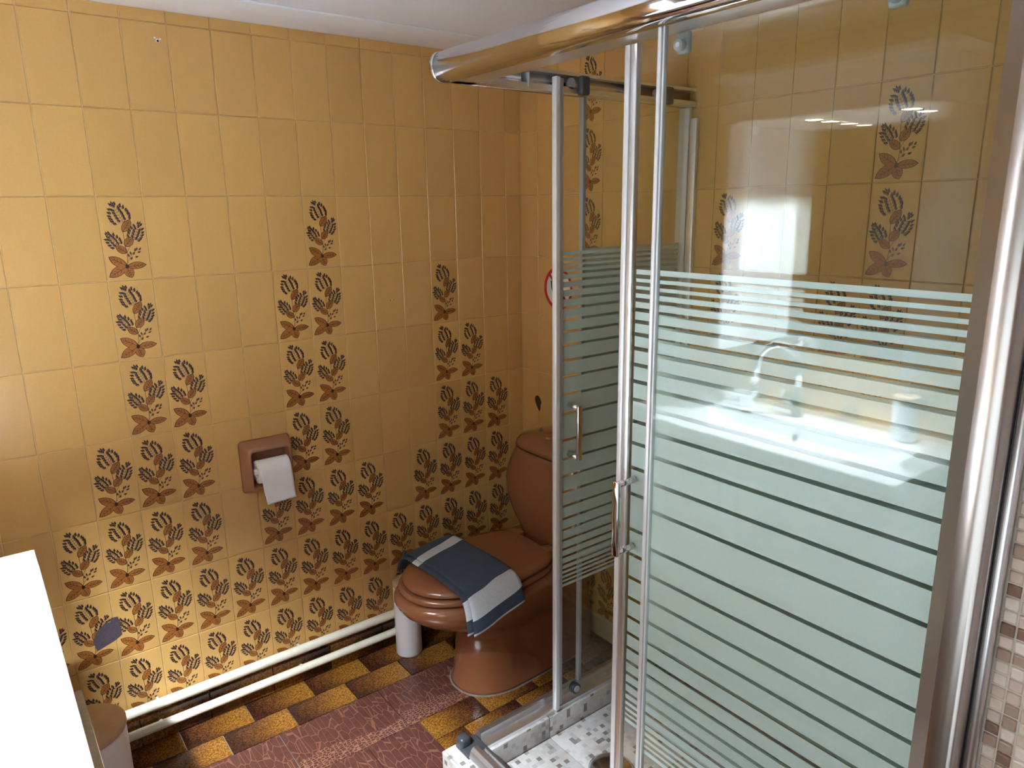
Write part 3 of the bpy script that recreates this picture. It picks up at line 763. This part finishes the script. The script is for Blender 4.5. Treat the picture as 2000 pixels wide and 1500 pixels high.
def stripes(fn, dz=0.0):
    """horizontal frosted bands between the clear lines; fn(u, depth, z) -> point, u 0..1 across"""
    mb = MB(); tops = [1.4525]+[g-.0036 for g in GAPS]; bots = [g+.0036 for g in GAPS]+[.528]
    for a_, b_ in zip(tops, bots):
        if a_-b_ < .002: continue
        n = len(mb.v)
        for dep in (0, .0006):
            mb.v += [fn(0, dep, b_+dz), fn(1, dep, b_+dz), fn(1, dep, a_+dz), fn(0, dep, a_+dz)]
        for q in ((0, 1, 2, 3), (4, 7, 6, 5), (0, 4, 5, 1), (1, 5, 6, 2), (2, 6, 7, 3), (3, 7, 4, 0)): mb.face([n+i for i in q], 'frosted_print')
    return mb
GT = .006
# fixed front pane
fx = MB(); fx.box((XS, -1.376, KZ+.034), (XS+GT, YD+.064, ZT0+.02), 'clear_glass'); fixed = part('fixed_pane', fx, enc, origin=(XS, -1.6, 1.0))
part('frosted_stripes', stripes(lambda u, d_, z: (XS+GT+.0003+d_, -1.379+(YD+.069+1.379)*u, z), .006), fixed)
mb = MB(); mb.box((XS-.002, -1.366, KZ+.034), (XS+.009, -1.374, ZT0-.001), 'white_aluminium', .0015); mb.box((XS-.001, -1.376, KZ+.034), (XS+.0075, -1.380, ZT0-.001), 'clear_seal', .001); part('edge_profile', mb, fixed)
# front sliding door, pushed open behind the fixed pane
XD = -.756
sl = MB(); sl.box((XD, -1.284, KZ+.040), (XD+GT, -1.842, ZT0-.006), 'clear_glass'); slide = part('sliding_door', sl, enc, origin=(XD, -1.5, 1.0))
part('frosted_stripes', stripes(lambda u, d_, z: (XD+GT+.0003+d_, -1.287-.552*u, z)), slide)
mb = MB(); mb.box((XD-.004, -1.257, KZ+.036), (XD+.013, -1.269, ZT0-.004), 'white_aluminium', .0015); mb.box((XD-.002, -1.269, KZ+.036), (XD+.010, -1.283, ZT0-.004), 'aluminium', .0015); part('edge_profile', mb, slide)
def handle_y(x, y, z0, z1, sx):   # bar in front of a pane at x, standing off by sx
    mb = MB(); mb.box((x+sx, y-.008, z0), (x+sx+.010*(1 if sx > 0 else -1), y+.008, z1), 'chrome', .003)
    for z in (z0+.007, z1-.007): mb.tube([(x-.0003*(1 if sx < 0 else -1), y, z), (x+sx, y, z)], .0065, 'chrome', 12)
    return mb
part('handle', handle_y(XD, -1.300, .920, 1.070, -.040), slide)
for y_ in (-1.37, -1.70):
    mb = MB(); mb.tube([(XD-.0035, y_, ZT0-.022), (XD+GT+.0035, y_, ZT0-.022)], .0085, 'grey_plastic', 18); mb.tube([(XD-.0042, y_, ZT0-.022), (XD-.0034, y_, ZT0-.022)], .004, 'chrome', 12); mb.box((XD+GT+.001, y_-.012, ZT0-.034), (XD+GT+.012, y_+.012, ZT0-.001), 'grey_plastic', .004); part('roller', mb, slide)
# side door (toilet side): fixed pane against the wall and the sliding door half open in front of it
fx = MB(); fx.box((-.397, YS-GT, KZ+.034), (-.016, YS, ZT0+.02), 'clear_glass'); fixed2 = part('fixed_pane', fx, enc, origin=(-.2, YS, 1.0))
part('frosted_stripes', stripes(lambda u, d_, z: (-.395+.377*u, YS+.0003+d_, z), .003), fixed2)
mb = MB(); mb.box((-.397, YS-.010, KZ+.034), (-.408, YS+.004, ZT0-.001), 'grey_plastic', .0015); part('edge_profile', mb, fixed2)
YD2 = -.800
sl = MB(); sl.box((-.503, YD2-GT, KZ+.030), (-.060, YD2, ZT0+.004), 'clear_glass'); slide2 = part('sliding_door', sl, enc, origin=(-.3, YD2, 1.0))
part('frosted_stripes', stripes(lambda u, d_, z: (-.500+.438*u, YD2+.0003+d_, z)), slide2)
mb = MB(); mb.box((-.526, YD2-.011, KZ-.012+.02), (-.512, YD2+.005, ZT0+.032), 'white_aluminium', .0015); mb.box((-.512, YD2-.008, KZ+.02), (-.500, YD2+.003, ZT0+.030), 'grey_plastic', .0015); part('edge_profile', mb, slide2)
def handle_x(x, y, z0, z1, sy):
    mb = MB(); mb.box((x-.008, y+sy, z0), (x+.008, y+sy-.010, z1), 'chrome', .003)
    for z in (z0+.007, z1-.007): mb.tube([(x, y+.0003, z), (x, y+sy, z)], .0065, 'chrome', 12)
    return mb
part('handle', handle_x(-.478, YD2-GT, .912, 1.062, -.036), slide2)
for x_ in (-.435, -.13):
    mb = MB(); mb.box((x_-.014, YD2-GT-.010, ZT0-.004), (x_+.014, YD2+.004, ZT0+.040), 'dark_plastic', .005); mb.tube([(x_-.030, YD2+.012, ZT0+.022), (x_-.030, YD2+.003, ZT0+.022)], .013, 'grey_plastic', 16); part('roller', mb, slide2)
mb = MB(); mb.tube([(-.445, YD2-GT-.003, KZ+.045), (-.445, YD2+.008, KZ+.045)], .016, 'dark_plastic', 18); mb.tube([(-.445, YD2-GT-.006, KZ+.045), (-.445, YD2-GT-.003, KZ+.045)], .010, 'grey_plastic', 14); part('guide_wheel', mb, slide2)
mb = MB(); mb.box((-.60, YS-.033, ZT0+.004), (-.597, YS-.006, ZT0+.036), 'grey_plastic'); mb.box((-.597, YS-.030, ZT0+.014), (-.583, YS-.022, ZT0+.022), 'aluminium', .002); part('door_stop', mb, enc)

# ------------------------------------------------------------------ vanity, basin and what stands on it (left edge of the picture and reflected in the glass)
BX, BY0, BY1, BZ = -1.663, -1.412, -.442, .875
van = thing('vanity_unit', 'washstand cabinet with a speckled board edge under the white basin', 'cabinet', (-1.88, (BY0+BY1)/2, 0))
mb = MB(); mb.box((XL+.002, BY0+.03, .10), (-1.70, BY1-.03, .764), 'white_lacquer', .002); part('carcass', mb, van)
mb = MB(); mb.box((-1.690, BY0+.01, .7645), (-1.664, BY1-.012, .834), 'board_edge', .002); mb.box((-1.664, BY0+.01, .765), (-1.648, -.93, .81), 'board_edge', .002); part('board', mb, van)
mb = MB(); mb.box((XL+.05, BY0+.06, 0), (-1.76, BY1-.06, .0995), 'dark_plastic'); part('plinth', mb, van)
for a_, b_ in ((BY0+.034, -.93), (-.926, BY1-.034)):
    mb = MB(); mb.box((-1.699, a_, .11), (-1.682, b_, .76), 'white_lacquer', .003); d_ = part('door', mb, van)
    q = MB(); yk = b_-.03 if a_ < -1 else a_+.03; q.tube([(-1.6815, yk, .62), (-1.66, yk, .62), (-1.66, yk, .74), (-1.6815, yk, .74)], .005, 'chrome', 8); part('handle', q, d_)
bs = thing('washbasin', 'glossy white ceramic washbasin slab at the left edge of the room', 'basin', (-1.88, (BY0+BY1)/2, BZ))
def basin():
    mb = MB(); x0, x1 = XL+.003, BX
    n = 10
    def side(pts, k=n):
        o = []
        for (a_, b_) in zip(pts, pts[1:]+pts[:1]):
            for i in range(k): o.append((a_[0]+(b_[0]-a_[0])*i/k, a_[1]+(b_[1]-a_[1])*i/k))
        return o
    def R_(pts, z): return [(x, y, z) for x, y in side(pts)]
    def rc4(i): return [(x0+i, BY0+i), (x1-i, BY0+i), (x1-i, BY1-i), (x0+i, BY1-i)]
    bowl = [(-1.935, -1.315), (-1.700, -1.215), (-1.700, -.800), (-1.935, -.640)]
    def sh(f, dz):
        c = (-1.83, -.99); return [(c[0]+(x-c[0])*f, c[1]+(y-c[1])*f) for x, y in bowl]
    rings = [R_(rc4(.012), .8345), R_(rc4(.002), .840), R_(rc4(0), .846), R_(rc4(0), BZ-.006), R_(rc4(.002), BZ-.002), R_(rc4(.006), BZ), R_(sh(1.04, 0), BZ), R_(sh(1.015, 0), BZ-.0015), R_(sh(.99, 0), BZ-.006),
             R_(sh(.93, 0), BZ-.05), R_(sh(.84, 0), BZ-.085), R_(sh(.6, 0), BZ-.10), R_(sh(.1, 0), BZ-.105)]
    mb.loft(rings, 'white_ceramic', smooth=True); return mb
bp = part('slab', basin(), bs)
mb = MB(); mb.tube([(-1.912, -.985, .845), (-1.908, -.985, .8447)], .012, 'dark_plastic', 16); part('overflow', mb, bs)
mb = MB(); mb.lathe([(.024, BZ-.104), (.024, BZ-.1005), (.006, BZ-.099)], (-1.83, -.99, 0), 'chrome', 20); part('plug', mb, bs)
# mixer tap
tx, ty = -2.025, -.915
tp = thing('mixer_tap', 'chrome basin mixer tap with tall swan neck spout, reflected in glass', 'tap', (tx, ty, BZ))
mb = MB(); mb.lathe([(.024, BZ+.0005), (.024, BZ+.006), (.019, BZ+.010), (.019, BZ+.070), (.016, BZ+.085), (.0115, BZ+.10)], (tx, ty, 0), 'chrome', 24); part('body', mb, tp)
sp_ = [(tx, ty, BZ+.10), (tx, ty, BZ+.15)]+[(tx+.032-.032*math.cos(a), ty+.058-.058*math.cos(a), BZ+.165+.075*math.sin(a)) for a in [PI*i/14 for i in range(15)]]+[(tx+.066, ty+.119, BZ+.10)]
mb = MB(); mb.tube(sp_, .0125, 'chrome', 14); mb.tube([(tx+.066, ty+.119, BZ+.10), (tx+.0665, ty+.120, BZ+.060)], .0165, 'chrome', 16); part('spout', mb, tp)
mb = MB(); mb.tube([(tx, ty+.015, BZ+.05), (tx, ty+.052, BZ+.055)], [.014, .012], 'chrome', 14); mb.tube([(tx, ty+.052, BZ+.055), (tx-.003, ty+.056, BZ+.125)], .0055, 'chrome', 10); part('lever', mb, tp)
# soap dish
sd = thing('soap_dish', 'low oval white soap box behind the tap on the basin', 'soap dish', (-2.03, -.68, BZ))
def oval(c, a_, b_, z): return [(c[0]+a_*math.cos(2*PI*i/32), c[1]+b_*math.sin(2*PI*i/32), z) for i in range(32)]
mb = MB(); cc = (-2.03, -.68); mb.loft([oval(cc, .040, .062, BZ+.0005), oval(cc, .045, .068, BZ+.004), oval(cc, .045, .068, BZ+.012), oval(cc, .038, .060, BZ+.014)], 'white_ceramic'); part('saucer', mb, sd)
mb = MB(); mb.loft([oval(cc, .036, .056, BZ+.0145), oval(cc, .038, .060, BZ+.034), oval(cc, .041, .064, BZ+.040), oval(cc, .038, .060, BZ+.042), oval(cc, .030, .050, BZ+.036)], 'white_ceramic'); part('bowl', mb, sd)
# soap dispenser
dx, dy = -2.045, -1.250
ds = thing('soap_dispenser', 'white textured soap dispenser with wooden collar and metal pump on the basin', 'soap dispenser', (dx, dy, BZ))
mb = MB(); prof = [(.031, .0005), (.035, .006)]+[(.035+.0012*(i % 2), .012+.012*i) for i in range(9)]+[(.033, .124), (.026, .126)]
seg = 36; rings = [[(dx+(r_+.0012*(j % 2)*(1 if .01 < z < .118 else 0))*math.cos(2*PI*j/seg), dy+(r_+.0012*(j % 2)*(1 if .01 < z < .118 else 0))*math.sin(2*PI*j/seg), BZ+z) for j in range(seg)] for r_, z in prof]
mb.loft(rings, 'white_ceramic'); part('bottle', mb, ds)
mb = MB(); mb.lathe([(.034, BZ+.1265), (.035, BZ+.129), (.035, BZ+.134), (.033, BZ+.136)], (dx, dy, 0), 'pale_wood', 28); part('collar', mb, ds)
mb = MB(); mb.lathe([(.012, BZ+.1362), (.012, BZ+.150), (.0045, BZ+.151), (.0045, BZ+.185), (.009, BZ+.186), (.009, BZ+.194)], (dx, dy, 0), 'brushed_chrome', 16); mb.tube([(dx, dy, BZ+.190), (dx+.01, dy+.035, BZ+.190), (dx+.012, dy+.042, BZ+.184)], .004, 'brushed_chrome', 10); part('pump', mb, ds)

# mirror cabinet with lit canopy above the basin
MX = -2.075
mc = thing('mirror_cabinet', 'white mirror cabinet with lit canopy above the basin, reflected in glass', 'mirror cabinet', (MX, -1.0, 1.10))
mb = MB(); mb.box((XL+.001, -1.300, 1.100), (MX, -.708, 1.804), 'mirror'); part('mirror', mb, mc)
mb = MB(); mb.box((XL+.001, -.690, 1.090), (-1.872, -.707, 1.804), 'white_lacquer', .0015); part('side_panel', mb, mc)
mb = MB(); mb.box((XL+.001, -1.3185, 1.10), (-1.872, -1.3005, 1.804), 'white_lacquer', .0015); part('side_panel', mb, mc)
mb = MB(); mb.box((XL+.001, -1.330, 1.8045), (-1.862, -.680, 1.925), 'white_lacquer', .002); cn = part('canopy', mb, mc)
mb = MB(); mb.box((XL+.001, -1.355, 1.9255), (-1.842, -.655, 1.945), 'white_lacquer', .003); part('cornice', mb, mc)
for y_ in (-1.205, -.925):
    mb = MB(); mb.lathe([(.034, 1.8042), (.036, 1.802), (.034, 1.800), (.024, 1.8005)], (-1.975, y_, 0), 'chrome', 24, False, False)
    mb.lathe([(.0235, 1.8015), (.0005, 1.8012)], (-1.975, y_, 0), 'led_light', 20, False, False); part('spotlight', mb, mc)
    l = bpy.data.lights.new('spot', 'SPOT'); l.energy = LED_W; l.spot_size = math.radians(97); l.spot_blend = .60; l.shadow_soft_size = .02; l.color = (.80, .91, 1.0)
    lo = bpy.data.objects.new('spot', l); C.objects.link(lo); lo.location = (-1.975, y_, 1.798)
